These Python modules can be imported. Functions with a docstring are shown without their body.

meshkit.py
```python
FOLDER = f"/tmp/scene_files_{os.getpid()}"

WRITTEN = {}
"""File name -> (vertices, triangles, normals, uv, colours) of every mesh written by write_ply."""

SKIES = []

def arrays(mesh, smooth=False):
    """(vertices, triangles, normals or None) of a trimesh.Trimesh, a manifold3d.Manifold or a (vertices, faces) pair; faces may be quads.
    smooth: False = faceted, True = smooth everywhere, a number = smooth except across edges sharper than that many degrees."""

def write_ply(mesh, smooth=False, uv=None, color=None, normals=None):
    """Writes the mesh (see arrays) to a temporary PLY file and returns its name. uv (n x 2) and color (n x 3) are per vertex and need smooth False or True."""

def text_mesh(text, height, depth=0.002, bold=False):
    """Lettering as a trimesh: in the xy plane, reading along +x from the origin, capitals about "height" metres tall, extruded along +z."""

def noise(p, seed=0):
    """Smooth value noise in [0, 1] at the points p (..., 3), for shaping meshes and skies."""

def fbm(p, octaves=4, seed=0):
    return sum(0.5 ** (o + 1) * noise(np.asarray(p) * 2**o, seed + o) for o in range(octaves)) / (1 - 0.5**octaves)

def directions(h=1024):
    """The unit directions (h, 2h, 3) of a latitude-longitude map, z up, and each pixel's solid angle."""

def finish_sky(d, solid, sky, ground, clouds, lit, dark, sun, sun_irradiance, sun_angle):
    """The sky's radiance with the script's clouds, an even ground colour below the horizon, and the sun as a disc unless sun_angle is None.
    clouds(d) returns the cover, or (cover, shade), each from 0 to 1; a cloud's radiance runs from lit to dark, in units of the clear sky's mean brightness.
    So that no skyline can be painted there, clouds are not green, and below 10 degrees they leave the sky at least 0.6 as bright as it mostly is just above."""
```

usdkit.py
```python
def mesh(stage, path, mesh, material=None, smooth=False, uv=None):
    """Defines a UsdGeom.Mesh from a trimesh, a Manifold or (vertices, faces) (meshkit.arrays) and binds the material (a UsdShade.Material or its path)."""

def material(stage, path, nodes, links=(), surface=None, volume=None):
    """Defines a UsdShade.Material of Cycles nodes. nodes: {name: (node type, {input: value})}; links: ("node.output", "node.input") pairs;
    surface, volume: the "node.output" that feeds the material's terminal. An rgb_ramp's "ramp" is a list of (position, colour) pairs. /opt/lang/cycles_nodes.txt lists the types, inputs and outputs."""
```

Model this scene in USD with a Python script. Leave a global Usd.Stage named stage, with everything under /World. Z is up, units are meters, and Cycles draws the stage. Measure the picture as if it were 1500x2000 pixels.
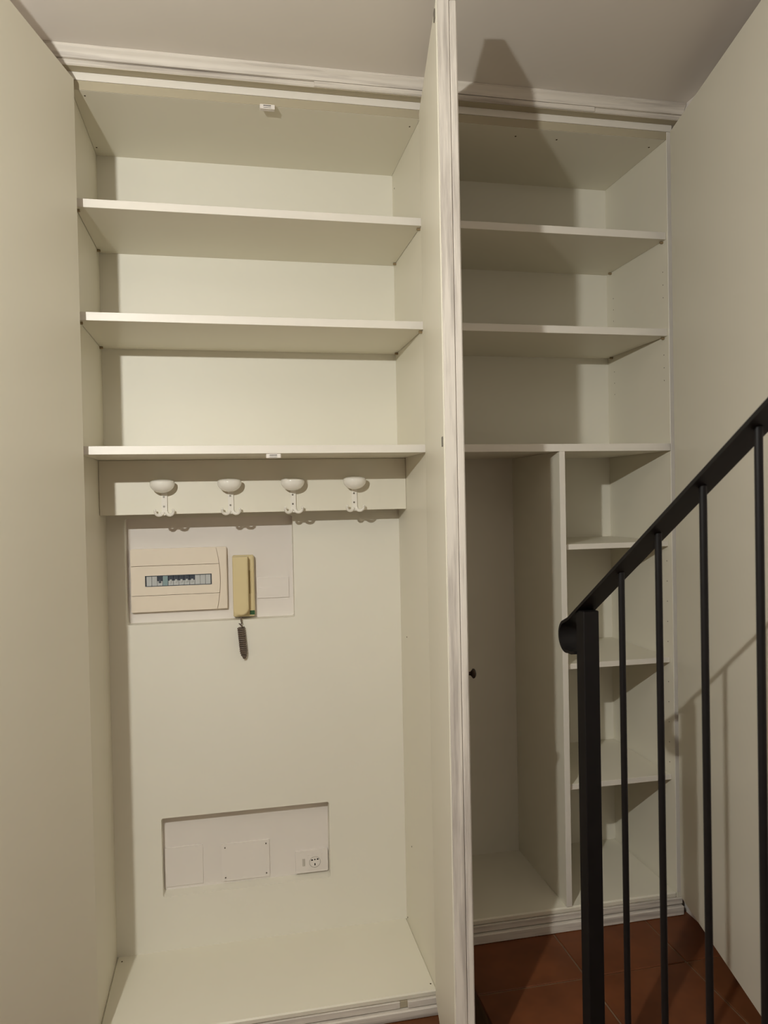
import math, random
import numpy as np, trimesh, manifold3d as m3, usdkit
from shapely.geometry import Polygon, box as sbox, Point
from shapely.ops import unary_union
from pxr import Usd, UsdGeom, Gf, Sdf, UsdLux, UsdShade

stage = Usd.Stage.CreateInMemory()
UsdGeom.SetStageUpAxis(stage, UsdGeom.Tokens.z)
UsdGeom.SetStageMetersPerUnit(stage, 1.0)
world = UsdGeom.Xform.Define(stage, '/World')
stage.SetDefaultPrim(world.GetPrim())
random.seed(7); np.random.seed(7)

# ------------------------------------------------------------------ camera, light, exposure
EYE = 1.512                                   # eye height over the lower floor
LAMP = (-0.160, -1.84, EYE + 0.60)            # small bare bulb hanging in the hall
LAMP_STRENGTH, LAMP_RADII = 7700.0, (0.028, 0.0115, 0.0115)
LAMP_COLOR = (1.0, 1.0, 0.945)
EXPOSURE = 0.0
_f, _yaw, _pit, _rol = 1459.651, .2028, -.0157, -.0202
_fw = np.array([math.sin(_yaw)*math.cos(_pit), math.cos(_yaw)*math.cos(_pit), math.sin(_pit)])
_r = np.array([math.cos(_yaw), -math.sin(_yaw), 0]); _u = np.cross(_r, _fw)
_R = math.cos(_rol)*_r + math.sin(_rol)*_u; _U = -math.sin(_rol)*_r + math.cos(_rol)*_u
cam = UsdGeom.Camera.Define(stage, '/World/camera')
_C = (.3861, -2.1061, EYE)
cam.AddTransformOp().Set(Gf.Matrix4d(*[float(a) for a in (*_R, 0, *_U, 0, *(-_fw), 0, *_C, 1)]))
cam.CreateHorizontalApertureAttr(36.0); cam.CreateVerticalApertureAttr(48.0)
cam.CreateFocalLengthAttr(36.0*_f/1500)
cam.CreateClippingRangeAttr(Gf.Vec2f(0.01, 100))
cam.CreateFStopAttr(8.0); cam.CreateFocusDistanceAttr(2.15)
cam.CreateExposureAttr(EXPOSURE)

# ------------------------------------------------------------------ materials
L = '/World/Looks'
def mat(name, color, rough=.5, spec=.5, var=0.0, scale=3.0, metallic=0.0, bump=0.0, bscale=200, stretch=(1, 1, 1), coat=0.0):
    n = {'p': ('principled_bsdf', {'base_color': color, 'roughness': rough, 'specular_ior_level': spec, 'metallic': metallic, 'coat_weight': coat})}
    l = []
    if var or bump:
        n['g'] = ('geometry', {}); n['m'] = ('mapping', {'scale': stretch}); l += [('g.position', 'm.vector')]
    if var:
        n['n'] = ('noise_texture', {'scale': scale, 'detail': 4.0})
        a = tuple(c*(1-var) for c in color); b = tuple(min(1, c*(1+var)) for c in color)
        n['r'] = ('rgb_ramp', {'ramp': [(.3, a), (.7, b)]})
        l += [('m.vector', 'n.vector'), ('n.fac', 'r.fac'), ('r.color', 'p.base_color')]
    if bump:
        n['bn'] = ('noise_texture', {'scale': float(bscale), 'detail': 2.0})
        n['b'] = ('bump', {'strength': bump, 'distance': .001})
        l += [('m.vector', 'bn.vector'), ('bn.fac', 'b.height'), ('b.normal', 'p.normal')]
    return usdkit.material(stage, f'{L}/{name}', n, l, surface='p.BSDF')

def washed(name, stretch, base=(.715, .66, .585), dark=(.33, .285, .25), amount=1.0):
    """pale lime-washed wood: long grey-brown streaks along the grain where the wash has worn"""
    n = {'g': ('geometry', {}), 'm': ('mapping', {'scale': stretch}),
         'n1': ('noise_texture', {'scale': 1.0, 'detail': 6.0, 'roughness': .62}),
         'n2': ('noise_texture', {'scale': 3.1, 'detail': 3.0}),
         'r1': ('rgb_ramp', {'ramp': [(.0, (0, 0, 0)), (.47, (0, 0, 0)), (.72, (amount,)*3), (1, (amount,)*3)]}),
         'r2': ('rgb_ramp', {'ramp': [(.0, (.86,)*3), (.5, (1, 1, 1)), (1, (1.03,)*3)]}),
         'mx': ('mix_color', {'blend_type': 'mix', 'a': base, 'b': dark}),
         'mu': ('mix_color', {'blend_type': 'multiply', 'fac': 1.0}),
         'bp': ('bump', {'strength': .25, 'distance': .001}),
         'p': ('principled_bsdf', {'roughness': .55, 'specular_ior_level': .35})}
    l = [('g.position', 'm.vector'), ('m.vector', 'n1.vector'), ('m.vector', 'n2.vector'), ('n1.fac', 'r1.fac'), ('n2.fac', 'r2.fac'),
         ('r1.color', 'mx.fac'), ('mx.result', 'mu.a'), ('r2.color', 'mu.b'), ('mu.result', 'p.base_color'), ('n1.fac', 'bp.height'), ('bp.normal', 'p.normal')]
    return usdkit.material(stage, f'{L}/{name}', n, l, surface='p.BSDF')

M = {
 'laminate': mat('cream_laminate', (.80, .757, .635), .42, .4, var=.012, scale=2.2),
 'edge': mat('edge_band', (.78, .735, .66), .38, .45),
 'shade_and_block': mat('beige_shade_and_block', (.44, .385, .275), .7, .2),  # dark beige for painted shade at the cupboard tops, also colours the plinth block
 'back': mat('back_board', (.805, .77, .67), .48, .35, var=.012, scale=2),
 'wash_v': washed('limed_wood_upright', (34, 34, 2.0)),
 'wash_h': washed('limed_wood_level', (1.6, 30, 42)),
 'paint': mat('wall_paint', (.79, .735, .68), .8, .2, var=.02, scale=4, bump=.08, bscale=120),
 'ceiling': mat('ceiling_paint', (.77, .715, .65), .85, .15, var=.015, scale=3),
 'plate': mat('white_plastic', (.80, .745, .69), .4, .4),
 'cream_plastic': mat('cream_plastic', (.83, .73, .60), .35, .45),
 'ivory': mat('aged_ivory_plastic', (.70, .58, .33), .32, .5, var=.02, scale=12),
 'ivory_dark': mat('ivory_groove', (.34, .26, .12), .5, .4),
 'green': mat('green_sticker', (.03, .10, .035), .4, .5),
 'cord': mat('brown_cord', (.13, .095, .072), .45, .4),
 'hook': mat('hook_enamel', (.90, .86, .78), .12, .6, coat=.6),
 'screw': mat('screw_metal', (.22, .20, .17), .4, .5, metallic=.6),
 'pin': mat('brown_pin', (.30, .22, .12), .5, .4),
 'hole': mat('bored_hole', (.10, .075, .05), .9, .1),
 'black': mat('blackened_iron', (.0065, .0055, .0055), .50, .28, var=.15, scale=40, bump=.06, bscale=300),
 'bronze': mat('dark_bronze', (.040, .024, .015), .35, .5, metallic=.7, var=.2, scale=60),
 'module': mat('grey_module', (.52, .53, .52), .45, .4),
 'module_dark': mat('dark_module', (.045, .055, .075), .4, .4),
 'module_teal': mat('teal_module', (.26, .36, .37), .35, .4),
 'toggle': mat('breaker_toggle', (.10, .11, .13), .4, .4),
 'well': mat('dark_well', (.10, .11, .12), .6, .3),
 'ink': mat('print_ink', (.09, .09, .085), .7, .2),
 'socket_hole': mat('socket_hole', (.03, .028, .025), .7, .2),
 'socket_grey': mat('socket_grey', (.52, .48, .43), .5, .3),
 'grout': mat('pale_grout', (.21, .145, .095), .9, .1, var=.15, scale=30),
 'riser': mat('riser_paint', (.72, .67, .61), .7, .2),
 'brass': mat('lamp_metal', (.55, .50, .42), .3, .5, metallic=.9),
}
TILES = [mat(f'terracotta_{w}', c, .45, .3, var=.22, scale=9, bump=.1, bscale=25) for w, c in
         (('plain', (.145, .050, .0185)), ('ruddy', (.158, .049, .0175)), ('dull', (.128, .047, .0195)))]
M['bulb'] = usdkit.material(stage, f'{L}/lit_bulb', {'e': ('emission', {'color': LAMP_COLOR, 'strength': LAMP_STRENGTH})}, [], surface='e.emission')

# ------------------------------------------------------------------ helpers
_used = {}
def numbered(parent, name):
    k = _used.get((parent, name), -1) + 1
    _used[(parent, name)] = k
    return f'{parent}/{name}' + (f'_{k:03d}' if k else '')

ORIGIN = {'/World': np.zeros(3)}
def thing(name, label, cat, loc=(0, 0, 0), group=None, kind=None):
    path = numbered('/World', name)
    x = UsdGeom.Xform.Define(stage, path); x.AddTranslateOp().Set(Gf.Vec3d(*map(float, loc)))
    ORIGIN[path] = np.array(loc, float)
    tag(path, label, cat, group, kind)
    return path
def tag(path, label=None, cat=None, group=None, kind=None):
    p = stage.GetPrimAtPath(path)
    for k, v in (('label', label), ('category', cat), ('group', group), ('kind', kind)):
        if v: p.SetCustomDataByKey(k, v)
    return path
def tm(mesh):
    if isinstance(mesh, m3.Manifold):
        a = mesh.to_mesh(); return trimesh.Trimesh(a.vert_properties[:, :3], a.tri_verts, process=False)
    if isinstance(mesh, (list, tuple)):
        return trimesh.util.concatenate([tm(a) for a in mesh])
    return mesh
def obj(name, mesh, m, parent='/World', label=None, smooth=30):
    """mesh is in world metres; it is stored relative to the thing's base"""
    mesh = tm(mesh).copy()
    root = '/' + '/'.join(parent.strip('/').split('/')[:2])
    mesh.apply_translation(-ORIGIN.get(root, np.zeros(3)))
    path = numbered(parent, name)
    usdkit.mesh(stage, path, mesh, M[m] if isinstance(m, str) else m, smooth=smooth)
    if label: tag(path, label)
    return path
def struct(name, mesh, m, label, cat='structure', smooth=30):
    return tag(obj(name, mesh, m, smooth=smooth), label, cat, kind='structure')

def bx(x0, y0, z0, x1, y1, z1, b=0.0012):
    """box with chamfered edges"""
    lo, hi = np.minimum((x0, y0, z0), (x1, y1, z1)), np.maximum((x0, y0, z0), (x1, y1, z1))
    b = min(b, *(0.45*(hi-lo)))
    if b <= 0:
        t = trimesh.creation.box(hi-lo); t.apply_translation((lo+hi)/2); return t
    pts = []
    for s in np.ndindex(2, 2, 2):
        c = np.where(np.array(s) == 1, hi, lo); d = np.where(np.array(s) == 1, -1, 1)*b
        for k in range(3):
            p = c + d; p[k] = c[k]; pts.append(p)
    return trimesh.convex.convex_hull(np.array(pts))
def cyl(p, q, r, n=20, r2=None):
    p, q = np.array(p, float), np.array(q, float); h = np.linalg.norm(q-p)
    t = tm(m3.Manifold.cylinder(h, r, r if r2 is None else r2, n))
    t.apply_transform(trimesh.geometry.align_vectors([0, 0, 1], (q-p)/h)); t.apply_translation(p)
    return t
def tube(pts, r, n=8):
    pts = np.array(pts, float); T = np.gradient(pts, axis=0); T /= np.linalg.norm(T, axis=1, keepdims=True)
    a = np.cross(T[0], [0, 0, 1.0]); 
    if np.linalg.norm(a) < .1: a = np.cross(T[0], [1.0, 0, 0])
    v = []; rr = np.broadcast_to(r, len(pts))
    for p, t, ra in zip(pts, T, rr):
        a = a - t*(a @ t); a /= np.linalg.norm(a); b = np.cross(t, a)
        v += [p + ra*(math.cos(w)*a + math.sin(w)*b) for w in np.arange(n)*2*math.pi/n]
    f = []
    for i in range(len(pts)-1):
        for j in range(n):
            q = [i*n+j, i*n+(j+1) % n, (i+1)*n+(j+1) % n, (i+1)*n+j]; f += [[q[0], q[1], q[2]], [q[0], q[2], q[3]]]
    for i, s in ((0, -1), (len(pts)-1, 1)):
        v.append(pts[i]); c = len(v)-1
        for j in range(n):
            e = [c, i*n+j, i*n+(j+1) % n]; f.append(e if s > 0 else e[::-1])
    t = trimesh.Trimesh(np.array(v), np.array(f), process=False); t.fix_normals(); return t
def ext_xz(poly, y0, y1):
    """a polygon drawn in (x, z), given depth from y0 to y1"""
    gs = getattr(poly, 'geoms', [poly]); out = []
    for g in gs:
        t = trimesh.creation.extrude_polygon(g, y1-y0, engine='earcut')
        v = t.vertices.copy(); t.vertices = np.c_[v[:, 0], y1 - v[:, 2], v[:, 1]]; out.append(t)
    t = trimesh.util.concatenate(out); t.fix_normals(); return t
def ext_yz(poly, x0, x1):
    t = trimesh.creation.extrude_polygon(poly, x1-x0, engine='earcut')
    v = t.vertices.copy(); t.vertices = np.c_[v[:, 2]+x0, v[:, 0], v[:, 1]]; t.fix_normals(); return t
def rrect(x0, z0, x1, z1, r):
    return sbox(x0+r, z0+r, x1-r, z1-r).buffer(r, quad_segs=5)

Z = lambda rel: EYE + rel            # heights measured from eye level
STEP = Z(-1.322)                     # top of the raised landing
CEIL = Z(1.191)
XW0, XW1, YW0, YWB = -2.8, 1.775, -5.2, .431

# ------------------------------------------------------------------ the setting
struct('wall_back', bx(XW0-.1, YWB, -.1, XW1+.1, YWB+.1, CEIL+.1, 0), 'paint', 'white painted wall behind the two cupboards, seen through their cut-outs', 'wall')
struct('wall_right', bx(XW1, YW0, -.1, XW1+.1, YWB, CEIL+.1, 0), 'paint', 'white painted wall at the right of the right cupboard', 'wall')
struct('wall_left', bx(XW0-.1, YW0, -.1, XW0, YWB, CEIL+.1, 0), 'paint', 'white painted wall beyond the left open door', 'wall')
struct('wall_front', bx(XW0-.1, YW0-.1, -.1, XW1+.1, YW0, CEIL+.1, 0), 'paint', 'white painted wall facing the cupboards', 'wall')
struct('wall_infill', bx(XW0, .02, 0, -.022, YWB, CEIL, 0), 'paint', 'white painted wall infill left of the left cupboard', 'wall')
struct('ceiling', bx(XW0, YW0, CEIL, XW1, YWB, CEIL+.1, 0), 'ceiling', 'plain white ceiling above the cupboards', 'ceiling')

def tile(parent, x0, y0, x1, y1, top):
    obj('tile', bx(x0, y0, top-.012, x1, y1, top+random.uniform(-.0006, .0006), .002), random.choice(TILES), parent)
G = .0022
fl = struct('floor', bx(XW0, YW0, -.1, XW1, YWB, -.0035, 0), 'grout', 'lower floor of square terracotta tiles with pale grout', 'floor')
for i in range(6):
    x0, x1 = max(XW0, .995-.305*(i+1)), .995-.305*i
    for j in range(9):
        y1, y0 = -.225-.305*(j-1), -.225-.305*j
        if x1-x0 > .04: tile(fl, x0+G, y0+G, x1-G, min(y1, .05)-G, 0)
ld = struct('landing', bx(1.004, -.80, -.0035, XW1, YWB, STEP-.0035, 0), 'grout', 'raised landing of dark terracotta tiles in front of the right cupboard', 'floor')
for x0, x1 in ((1.0, 1.316), (1.316, 1.621), (1.621, XW1)):
    for y0, y1 in ((-.222, .05), (-.527, -.222), (-.80, -.527)):
        tile(ld, x0+G, y0+G, x1-G, y1-G, STEP)

# stair flight that the railing stands on, rising beside the right wall
RISE, RUN = .17, .27
st = thing('staircase', 'short flight of tiled steps under the black railing along the right wall', 'stairs', (1.44, -.80, STEP), kind='structure')
for k in range(5):
    y1 = -.80-RUN*k; top = STEP+RISE*(k+1)
    obj('riser', bx(1.06, y1-RUN, 0 if k == 0 else STEP-.01, XW1, y1-.0, top-.02, 0), 'riser', st)
    obj('tread', bx(1.05, y1-RUN, top-.02, XW1, y1+.012, top, .004), TILES[k % 3], st)

# ------------------------------------------------------------------ the cupboards
D = .386                              # inner depth
T = .018
TOP = Z(1.1245)                       # upper face of the top panel
S1, S2, S3 = Z(.7955), Z(.4955), Z(.137)
ST = .0225                            # shelf thickness

def cutout(x0, z0, x1, z1): return rrect(x0, z0, x1, z1, .007)

def pins(c, xs, zs, y=(.028, .352)):
    for z in zs:
        for side, x in xs:
            for yy in y:
                obj('shelf_pin', cyl((x, yy, z-.004), (x+side*.010, yy, z-.004), .0036, 10), 'pin', c)
def hole(c, p, axis, r=.0026, m='hole'):
    q = np.array(p, float); d = np.zeros(3); d[axis[0]] = axis[1]*.0006
    obj('peg_hole', cyl(q-d, q+d, r, 8), m, c)

def plinth(c, x0, x1, z0, seam=None):
    """limed boards under the floor panel: a level strip, and a base moulding that stands out below it"""
    if seam:
        obj('plinth_strip', bx(x0, -.002, z0+.031, seam-.012, .012, z0+.0515, .002), 'wash_h', c)
        obj('plinth_strip', bx(seam+.010, -.006, z0+.031, x1, .012, z0+.0515, .002), 'wash_h', c)
        obj('plinth_block', bx(seam-.012, .001, z0+.031, seam+.010, .012, z0+.0515, .001), 'shade_and_block', c)
    else:
        obj('plinth_strip', bx(x0, -.003, z0+.031, x1, .012, z0+.0515, .002), 'wash_h', c)
    obj('base_moulding', bx(x0, -.012, z0, x1, .012, z0+.029, .003), 'wash_h', c)

def catch(x, z, y, face_down, label):
    """small white plastic door catch with two printed lines"""
    c = thing('door_catch', label, 'door catch', (x, y, z))
    obj('housing', bx(x-.0205, y, z-.0125, x+.0205, y+.016, z, .0015), 'plate', c)
    obj('printed_line', bx(x-.011, y-.0004, z-.0055, x+.010, y+.0004, z-.0035, 0), 'ink', c)
    obj('printed_line', bx(x-.011, y-.0004, z-.0098, x+.010, y+.0004, z-.0088, 0), 'ink', c)
    return c

def leaf(c, hx, hy, ang, w, z0, z1, side, knob=False, plates=()):
    """door leaf; hinge line at (hx, hy) on its inner face; side=+1: the leaf's outside lies to +x; built along d"""
    t = math.radians(ang)
    d = np.array([side*-1*math.cos(t), -math.sin(t), 0]) if side > 0 else np.array([math.cos(t), -math.sin(t), 0])
    n = np.array([-d[1], d[0], 0]); n = n if n[0]*side > 0 else -n
    A = np.eye(4); A[:3, 0], A[:3, 1], A[:3, 2], A[:3, 3] = d, n, (0, 0, 1), (hx, hy, 0)
    def put(m):
        m = tm(m).copy(); m.apply_transform(A)
        if np.linalg.det(A[:3, :3]) < 0: m.invert()
        return m
    dr = obj('door', put(bx(0, .003, z0, w, .029, z1, .0012)), 'wash_v', c)
    obj('inner_panel', put(bx(.0005, 0, z0+.0008, w-.0005, .003, z1-.0008, .0005)), 'laminate', dr)
    s = .085
    for a in ((0, z0, s, z1), (w-s, z0, w, z1)):
        obj('stile', put(bx(a[0], .030, a[1], a[2], .046, a[3], .0025)), 'wash_v', dr)
    for za, zb in ((z0, z0+s), (z1-s, z1)):
        obj('rail', put(bx(s+.0008, .030, za, w-s-.0008, .045, zb, .0025)), 'wash_h', dr)
    obj('raised_panel', put(bx(s+.012, .029, z0+s+.012, w-s-.012, .040, z1-s-.012, .008)), 'wash_v', dr)
    if knob:
        kx, kz = knob
        prof = [(0, .046), (.0065, .046), (.0065, .0475), (.0042, .050), (.0040, .053), (.0075, .056), (.0115, .0590), (.0105, .0625), (.0065, .0655), (0, .0668)]
        k = trimesh.creation.revolve(np.array(prof), sections=20)
        v = k.vertices.copy(); k.vertices = np.c_[v[:, 0]+kx, v[:, 2], v[:, 1]+kz]; k.fix_normals()
        obj('knob', put(k), 'bronze', dr, label='small dark bronze door knob')
    for pz in plates:
        pl = obj('strike_plate', put(bx(w-.030, -.0022, pz-.011, w-.012, .0005, pz+.011, .001)), 'screw', dr, label='small metal catch plate')
    return dr

# ---- left cupboard
W = .95
wl = thing('cupboard', 'cream built-in cupboard with coat rack and utility niches, left of the middle open door', 'cupboard', (W/2, D/2, 0))
F0 = .0695
obj('side_panel', bx(-T, 0, F0-T, 0, YWB-.0002, TOP), 'laminate', wl)
sp = obj('side_panel', bx(W, .0016, F0-T, W+T, YWB-.0002, TOP), 'laminate', wl)
obj('front_edge', bx(W, 0, F0, W+T-.0006, .0018, TOP-.0004, .0006), 'edge', sp)
obj('top_panel', bx(0, .002, Z(1.1), W, YWB-.0002, TOP), 'laminate', wl)
obj('top_panel_shade', bx(0, .0012, Z(1.1002), W, .0022, TOP-.0004, 0), 'shade_and_block', wl, label='dark beige strip on the top panel front, shade painted in')  # dark strip paints in the shade just below the batten
obj('top_batten', bx(-T, -.001, TOP+.0002, W+T-.0005, .05, TOP+.0212, .001), 'edge', wl)
obj('base_panel', bx(0, 0, F0-T, W, YWB-.0002, F0, .004), 'laminate', wl)
bk = sbox(0, F0, W, Z(1.1)) - cutout(.0560, Z(-.3825), .5885, Z(-.0435)) - cutout(.145, Z(-1.267), .689, Z(-1.0115))
obj('back_panel', ext_xz(bk, D, YWB-.0002), 'back', wl)
for z, y in ((S1, .0095), (S2, .0095), (S3, 0)):
    s = obj('shelf', bx(.001, y+.0015, z, W-.001, D-.0005, z+ST, .0006), 'laminate', wl)
    obj('front_edge', bx(.001, y, z, W-.001, y+.0018, z+ST, .0006), 'edge', s)
obj('coat_board', bx(.0005, .27, Z(-.0295), W-.0005, .288, S3-.0005), 'laminate', wl)
pins(wl, ((1, 0), (-1, W)), (S1, S2))
for p, a in (((W, .355, Z(1.045)), (0, 1)), ((W, .34, Z(.175)), (0, 1)), ((W, .30, Z(-.455)), (0, 1)), ((W, .29, Z(-1.15)), (0, 1)),
             ((W, .37, F0+.012), (0, 1)), ((.018, .36, F0), (2, 1)), ((W-.012, .03, F0), (2, 1)), ((.03, .03, Z(1.1)), (2, 1)), ((.010, .33, Z(1.1)), (2, 1)), ((W-.02, .05, Z(1.1)), (2, 1))):
    hole(wl, p, a)
plinth(wl, -T, W+T-.001, 0, seam=.850)
leaf(wl, .0165, -.045, 104, .486, .074, Z(1.103), -1)
leaf(wl, .9335, -.045, 80, .482, .074, Z(1.090), 1, knob=(.454, Z(-.394)), plates=(Z(1.068), Z(.128)))

# ---- right cupboard, standing on the landing
XL, XR, DV = .986, 1.737, 1.3816
wr = thing('cupboard', 'cream built-in cupboard with tall compartment and narrow shelves, on the landing behind the railing', 'cupboard', ((XL+XR)/2, D/2, STEP))
F1 = STEP+F0
YB = YWB-.0002
obj('side_panel', bx(XL-T+.0005, 0, F1-T, XL, YB, TOP), 'laminate', wr)
sp = obj('side_panel', bx(XR, .0016, F1-T, XR+T, YB, TOP), 'laminate', wr)
obj('front_edge', bx(XR, 0, F1, XR+T, .0018, TOP-.0004, .0006), 'edge', sp)
obj('top_panel', bx(XL, .002, Z(1.1), XR, YB, TOP), 'laminate', wr)
obj('top_panel_shade', bx(XL, .0012, Z(1.1002), XR, .0022, TOP-.0004, 0), 'shade_and_block', wr, label='dark beige strip on the top panel front, shade painted in')  # same batten shade, put into the colour of the panel front
obj('top_batten', bx(XL-T+.0005, -.001, TOP+.0002, XR+T, .05, TOP+.0212, .001), 'edge', wr)
obj('base_panel', bx(XL, 0, F1-T, XR, YB, F1, .004), 'laminate', wr)
obj('back_panel', bx(XL, D, F1, XR, YB, Z(1.1), 0), 'back', wr)
for z, y in ((S1, .0095), (S2, .0095), (S3, 0)):
    s = obj('shelf', bx(XL+.001, y+.0015, z, XR-.001, D-.0005, z+ST, .0006), 'laminate', wr)
    obj('front_edge', bx(XL+.001, y, z, XR-.001, y+.0018, z+ST, .0006), 'edge', s)
dv = obj('divider', bx(DV-T, .0018, F1, DV, D-.0005, S3-.0002, .0006), 'laminate', wr)
obj('front_edge', bx(DV-T, 0, F1, DV, .002, S3-.0002, .0006), 'edge', dv)
for z in (Z(-.163), Z(-.5305), Z(-.9025)):
    s = obj('narrow_shelf', bx(DV+.0008, .0215, z, XR-.001, D-.0005, z+.0165, .0006), 'laminate', wr)
    obj('front_edge', bx(DV+.0008, .0200, z, XR-.001, .0218, z+.0165, .0006), 'edge', s)
pins(wr, ((-1, XR),), (S1, S2))
for k in range(11):
    zz = Z(-.21)-k*.064
    if abs(zz-Z(-.53)) > .02: hole(wr, (XR, .03, zz), (0, 1), .0016)
for zb in (Z(.62), Z(.66), Z(.70), Z(.40), Z(.44), Z(.36)):
    hole(wr, (XR, .03, zb), (0, 1), .0015); hole(wr, (XR, .34, zb), (0, 1), .0015)
for x in (1.263, 1.397, 1.71): hole(wr, (x, .055, Z(1.1)), (2, 1), .003)
plinth(wr, XL-T, XR+T, STEP)
leaf(wr, 1.7205, -.045, 76, .745, STEP+.080, Z(1.103), 1)

# ---- crown moulding over both cupboards, in two lengths with a jointed lower fillet
cm = thing('crown_moulding', 'pale limed wooden crown moulding between cupboard tops and ceiling', 'moulding', (.66, -.03, TOP+.02))
zf = TOP+.0212
XC0, XC1 = -.30, XW1-.002
crown = Polygon([(.05, zf+.0160), (-.036, zf+.0160), (-.038, zf+.0185), (-.039, zf+.025), (-.043, zf+.032), (-.048, zf+.0355), (-.050, zf+.0385), (-.050, CEIL-.0005), (.05, CEIL-.0005)])
obj('crown', ext_yz(crown, XC0, XC1), 'wash_h', cm)
def fillet(x0, x1, dy, dz=0):
    p = Polygon([(.05, zf+.0005), (-.0290-dy, zf+.0005), (-.0320-dy, zf+.003), (-.0320-dy, zf+.0125+dz), (-.0290-dy, zf+.0158), (.05, zf+.0158)])
    obj('fillet', ext_yz(p, x0, x1), 'wash_h', cm)
obj('soffit_shade', bx(XC0, -.0285, zf-.0005, XC1, -.0012, zf+.0006, 0), 'shade_and_block', cm, label='underside of the fillet with its shade painted in')  # thin dark sheet stands in for the shade beneath the fillet
fillet(XC0, .640, 0); fillet(.640, 1.478, .0045, .0016); fillet(1.478, XC1, .001)

# ---- door catches
catch(.5115, Z(1.0955), .0005-.017, True, 'white printed door catch under the top panel of the left cupboard')
catch(.5080, S3-.0003, .001, True, 'white printed door catch under the shelf above the coat hooks')
c = thing('door_catch', 'plain white door catch under the long shelf of the right cupboard, beside the middle door', 'door catch', (1.037, .003, S3))
obj('housing', bx(1.018, .001, S3-.0125, 1.0565, .017, S3-.0003, .0015), 'plate', c)

# ------------------------------------------------------------------ coat hooks
def coat_hook(x, z, label):
    yb = .27
    h = thing('coat_hook', label, 'coat hook', (x, yb, z), group='coat hooks on the cupboard board')
    s = trimesh.creation.uv_sphere(radius=1.0, count=[20, 36]); v = s.vertices.copy()
    zz = v[:, 2]
    up = np.where(zz > 0, .0135*np.abs(zz)**.55, -.0275*np.abs(zz))
    yy = np.sign(v[:, 1])*np.abs(v[:, 1])
    s.vertices = np.c_[x + .0365*v[:, 0], yb-.034 + .030*yy, z + .0635 + up]
    obj('cup', s, 'hook', h, smooth=60)
    obj('stem', ext_xz(rrect(x-.0085+.003, z-.032, x+.0085+.003, z+.040, .004), yb-.006, yb), 'hook', h)
    obj('neck', cyl((x+.003, yb, z+.045), (x, yb-.034, z+.055), .0075, 14), 'hook', h)
    for side in (-1, 1):
        a = np.linspace(-.95*math.pi, .12*math.pi, 14)
        arc = [(x+.003+side*(.0160+.0112*math.cos(w)), yb-.005-.018*(w+.95*math.pi)/math.pi, z-.0205+.0112*math.sin(w)) for w in a]
        rad = np.linspace(.0056, .0036, len(arc))
        ends = [arc[-1]]
        t = [tube(arc, rad, 10)]
        b = trimesh.creation.icosphere(2, .0038); b.apply_translation(ends[0]); t.append(b)
        obj('prong', t, 'hook', h, smooth=60)
    for dz in (.024, -.005):
        obj('screw', cyl((x+.0015, yb-.0075, z+dz), (x+.0015, yb-.0055, z+dz), .0030, 12), 'screw', h)
    return h
for x, z, lab in ((.1868, Z(-.0005), 'white coat hook farthest left, above the distribution board'),
                  (.3855, Z(-.0005), 'white coat hook above the door phone, second from left'),
                  (.5785, Z(-.0005), 'white coat hook third from left, above the edge of the upper niche'),
                  (.7745, Z(.0005), 'white coat hook farthest right, nearest the middle open door')):
    coat_hook(x, z, lab)

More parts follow.
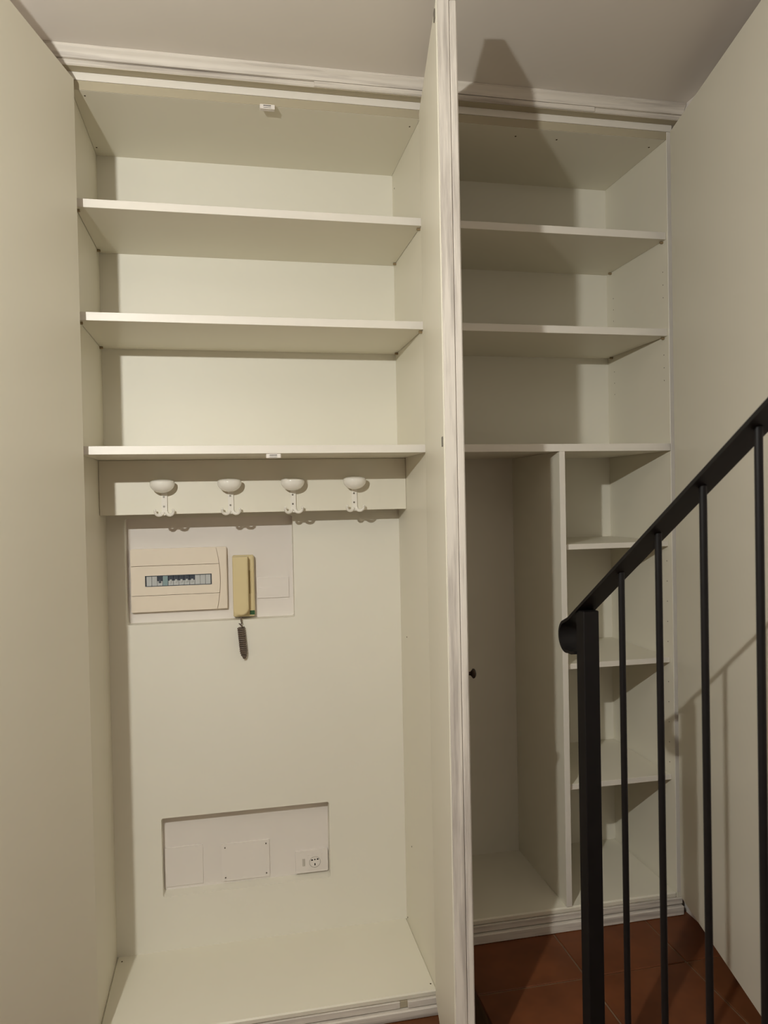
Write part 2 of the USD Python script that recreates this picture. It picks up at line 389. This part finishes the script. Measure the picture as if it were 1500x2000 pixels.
# ------------------------------------------------------------------ electrics in the upper niche
yw = YWB
db = thing('distribution_board', 'cream flush distribution board with a row of breakers behind a slot', 'distribution board', (.2195, yw, Z(-.2455)))
x0, x1, z0, z1 = .0665, .3715, Z(-.348), Z(-.1425)
obj('frame', ext_xz(rrect(x0, z0, x1, z1, .006), yw-.014, yw), 'cream_plastic', db)
zm = (z0+z1)/2
def arcx(z): return .348 - .012*((z-zm)/((z1-z0)/2))**2
def band(za, zb, hole_=None, y=(.022, .0145)):
    zs = np.linspace(za, zb, 10)
    p = Polygon([(x0+.003, za), *[(arcx(z), z) for z in zs], (x0+.003, zb)])
    if hole_ is not None: p = p - hole_
    return ext_xz(p, yw-y[0], yw-.0135)
win = sbox(.1115, Z(-.2645), .3215, Z(-.2290))
obj('cover_upper', band(Z(-.1965), z1-.002, y=(.020, 0)), 'cream_plastic', db)
obj('cover_middle', band(Z(-.2925), Z(-.1980), win), 'cream_plastic', db)
obj('cover_lower', band(z0+.002, Z(-.2940), y=(.020, 0)), 'cream_plastic', db)
zs = np.linspace(z0+.002, z1-.002, 24)
obj('end_cover', ext_xz(Polygon([(arcx(z)+.0016, z) for z in zs] + [(x1-.002, z1-.002), (x1-.002, z0+.002)]), yw-.019, yw-.0135), 'cream_plastic', db)
obj('slot_back', bx(.1120, yw-.0143, Z(-.2640), .3210, yw-.0141, Z(-.2295), 0), 'well', db)
obj('slot_edge', ext_xz(win.buffer(-.0003) - win.buffer(-.0022), yw-.0216, yw-.0142), 'well', db)
zA, zB = Z(-.2640), Z(-.2300)
pitch = .0166; xm = .1155
kinds = ['blank', 'blank', 'switch', 'teal', 'mcb', 'mcb', 'mcb', 'mcb', 'mcb', 'blank', 'blank', 'blank']
for k, kd in enumerate(kinds):
    a, b = xm+pitch*k*1.02, xm+pitch*(k*1.02+.97)
    if kd == 'blank':
        obj('blank_module', bx(a, yw-.0190, zA, b, yw-.0142, zB, .0006), 'module', db)
    elif kd == 'teal':
        obj('breaker', bx(a, yw-.0195, zA, b, yw-.0142, zB, .0006), 'module_teal', db, label='pale teal breaker module')
    else:
        br = obj('breaker', bx(a, yw-.0180, zA, b, yw-.0142, zA+.0165, .0006), 'module', db)
        obj('breaker_top', bx(a, yw-.0178, zA+.0167, b, yw-.0142, zB, .0004), 'module_dark', br)
        obj('toggle', bx(a+.0045, yw-.0210, zA+.010, b-.0045, yw-.0175, zA+.0205, .0008), 'module' if kd == 'mcb' else 'toggle', br)

ph = thing('door_phone', 'yellowed ivory door phone handset on the niche wall with coiled brown cord', 'door phone', (.424, yw, Z(-.2755)))
px0, px1, pz0, pz1 = .3885, .4590, Z(-.3755), Z(-.1725)
base = m3.Manifold(m3.Mesh(np.array(bx(px0, yw-.030, pz0, px1, yw, pz1, .004).vertices, np.float32), np.array(bx(px0, yw-.030, pz0, px1, yw, pz1, .004).faces, np.uint32)))
obj('base', base, 'ivory', ph)
hs = sbox(px0+.0015, pz0+.004, .4375, pz1-.003) & unary_union([sbox(px0, pz0+.032, .45, pz1), Point(.41375, pz0+.034).buffer(.0243, quad_segs=12).union(sbox(px0, pz0+.034, .4375, pz0+.06))])
cap = [ext_xz(hs, yw-.062, yw-.031), ext_xz(hs.buffer(-.003), yw-.065, yw-.062)]
obj('handset', cap, 'ivory', ph)
obj('groove', ext_xz(rrect(.4415, Z(-.300), .4445, Z(-.222), .001), yw-.0304, yw-.0295), 'ivory_dark', ph)
obj('push_bar', bx(.4465, yw-.0325, Z(-.298), .4500, yw-.0295, Z(-.224), .001), 'ivory', ph)
obj('sticker', bx(.4420, yw-.0303, Z(-.3695), .4580, yw-.0298, Z(-.3555), 0), 'green', ph, label='small green label')
cx, cy = .4135, yw-.0595
lead = [(cx-.001, cy, pz0+.004), (cx-.001, cy, pz0-.008), (cx+.001, cy, pz0-.016), (cx-.004, cy, pz0-.021), (cx-.007, cy-.003, pz0-.017), (cx-.003, cy-.004, pz0-.020), (cx+.002, cy-.002, pz0-.026), (cx, cy, pz0-.032)]
cd = obj('cord', tube(lead, .0022, 8), 'cord', ph, label='dark brown coiled cord')
nt = 14; hel = []
for i in range(nt*16+1):
    w = i/16*2*math.pi; q = i/(nt*16)
    rad = .0098*(1-.35*max(0, q-.85)/.15)
    hel.append((cx-.002+.008*q + rad*math.cos(w), cy+.75*rad*math.sin(w), pz0-.030-.094*q))
obj('coil', tube(hel, .0029, 7), 'cord', cd)
obj('bell', cyl((cx+.006, cy, pz0-.120), (cx+.0075, cy, pz0-.132), .0085, 14, .0045), 'cord', cd)

def screws(c, pts, y, r=.0026, m='screw'):
    for x, z in pts: obj('screw', cyl((x, y-.0006, z), (x, y+.002, z), r, 10), m, c)
bp = thing('blank_plate', 'small white blank wall plate right of the door phone', 'wall plate', (.521, yw, Z(-.286)))
obj('plate', ext_xz(rrect(.468, Z(-.3195), .5740, Z(-.2515), .0015), yw-.0045, yw), 'plate', bp)
screws(bp, ((.480, Z(-.286)), (.562, Z(-.286))), yw-.0047, .0028, 'plate')

# ------------------------------------------------------------------ electrics in the lower niche
fp = thing('blank_plate', 'flat white cover plate at the left end of the lower niche', 'wall plate', (.208, yw, Z(-1.195)))
obj('plate', ext_xz(rrect(.149, Z(-1.2560), .2710, Z(-1.128), .002), yw-.0035, yw), 'plate', fp)
jb = thing('junction_box_cover', 'white junction box cover with four corner screws in the lower niche', 'junction box cover', (.41, yw, Z(-1.2)))
obj('plate', ext_xz(rrect(.3320, Z(-1.2590), .4890, Z(-1.1350), .003), yw-.0045, yw), 'plate', jb)
screws(jb, ((.343, Z(-1.147)), (.478, Z(-1.147)), (.343, Z(-1.247)), (.478, Z(-1.247))), yw-.0050)
so = thing('power_socket', 'white wall socket plate with round earthed outlet in the lower niche', 'socket', (.63, yw, Z(-1.223)))
obj('plate', ext_xz(rrect(.5755, Z(-1.2600), .6855, Z(-1.1860), .004), yw-.0100, yw), 'plate', so)
obj('blank_insert', bx(.5985, yw-.0112, Z(-1.2370), .6075, yw-.0095, Z(-1.2120), .0008), 'socket_grey', so)
ox, oz = .6410, Z(-1.2260)
obj('outlet_module', ext_xz(sbox(ox-.0235, oz-.0250, ox+.0235, oz+.0250) - Point(ox, oz).buffer(.0195, quad_segs=12), yw-.0125, yw-.0095), 'plate', so)
ring = Point(ox, oz).buffer(.0195, quad_segs=12)
obj('outlet_well', ext_xz(ring - Point(ox, oz).buffer(.0175, quad_segs=12), yw-.0120, yw-.0098), 'socket_grey', so)
obj('outlet_face', ext_xz(Point(ox, oz).buffer(.0175, quad_segs=12), yw-.0106, yw-.0098), 'plate', so)
for dx, dz, w, h in ((-.0095, .0070, .0062, .0042), (0, .0080, .0042, .0042), (.0095, .0085, .0062, .0042), (0, -.0085, .0036, .0080)):
    obj('pin_hole', ext_xz(rrect(ox+dx-w/2, oz+dz-h/2, ox+dx+w/2, oz+dz+h/2, min(w, h)*.35), yw-.0109, yw-.0104), 'socket_hole', so)

# ------------------------------------------------------------------ stair railing
RX, HW, HT = 1.107, .0215, .0065
zrail = lambda y: Z(-.2155) - .6245*(y+.6918)
rg = thing('stair_railing', 'black iron stair railing with flat handrail curled at its lower end', 'railing', (RX, -.674, STEP))
path = [(-2.02, zrail(-2.02)), (-.66, zrail(-.66)), (-.625, zrail(-.625)-.0005)]
c0 = np.array([-.6135, Z(-.3005)]); rr_ = .0355
for w in np.linspace(math.radians(60), math.radians(-105), 14):
    path.append((c0[0]+rr_*math.cos(w), c0[1]+rr_*math.sin(w)))
path += [(-.640, Z(-.3345)), (-.656, Z(-.331))]
path = np.array(path); tg = np.gradient(path, axis=0); tg /= np.linalg.norm(tg, axis=1, keepdims=True); nn = np.c_[-tg[:, 1], tg[:, 0]]
nn = np.where(nn[:1, 1:] < 0, -nn, nn)
outer, inner = path, path - nn*HT
strip = Polygon(np.vstack([outer, inner[::-1]])).buffer(0)
obj('handrail', ext_yz(strip, RX-HW, RX+HW), 'black', rg)
obj('newel_post', bx(RX-.0172, -.6915, STEP, RX+.0172, -.6571, zrail(-.672)-HT*1.3, .0015), 'black', rg)
for k in range(9):
    y = -.8145-.1262*k
    step = int((-.80-y)//RUN); zt = STEP+RISE*(step+1)
    obj('baluster', cyl((RX, y, zt), (RX, y, zrail(y)-HT*.9), .0060, 14), 'black', rg)

# ------------------------------------------------------------------ the lamp that lights the hall
lp = thing('pendant_lamp', 'bare oblong bulb hanging on a cord from the hall ceiling', 'lamp', (LAMP[0], LAMP[1], CEIL))
obj('ceiling_rose', cyl((LAMP[0], LAMP[1], CEIL-.02), (LAMP[0], LAMP[1], CEIL), .045, 28), 'plate', lp)
obj('cord', cyl((LAMP[0], LAMP[1], LAMP[2]+.06), (LAMP[0], LAMP[1], CEIL-.02), .003, 8), 'plate', lp)
obj('bulb_holder', cyl((LAMP[0], LAMP[1], LAMP[2]+.0125), (LAMP[0], LAMP[1], LAMP[2]+.062), .009, 20), 'brass', lp)
b = trimesh.creation.icosphere(2, 1.0); b.apply_scale(LAMP_RADII); b.apply_translation(LAMP)
obj('bulb', b, 'bulb', lp)
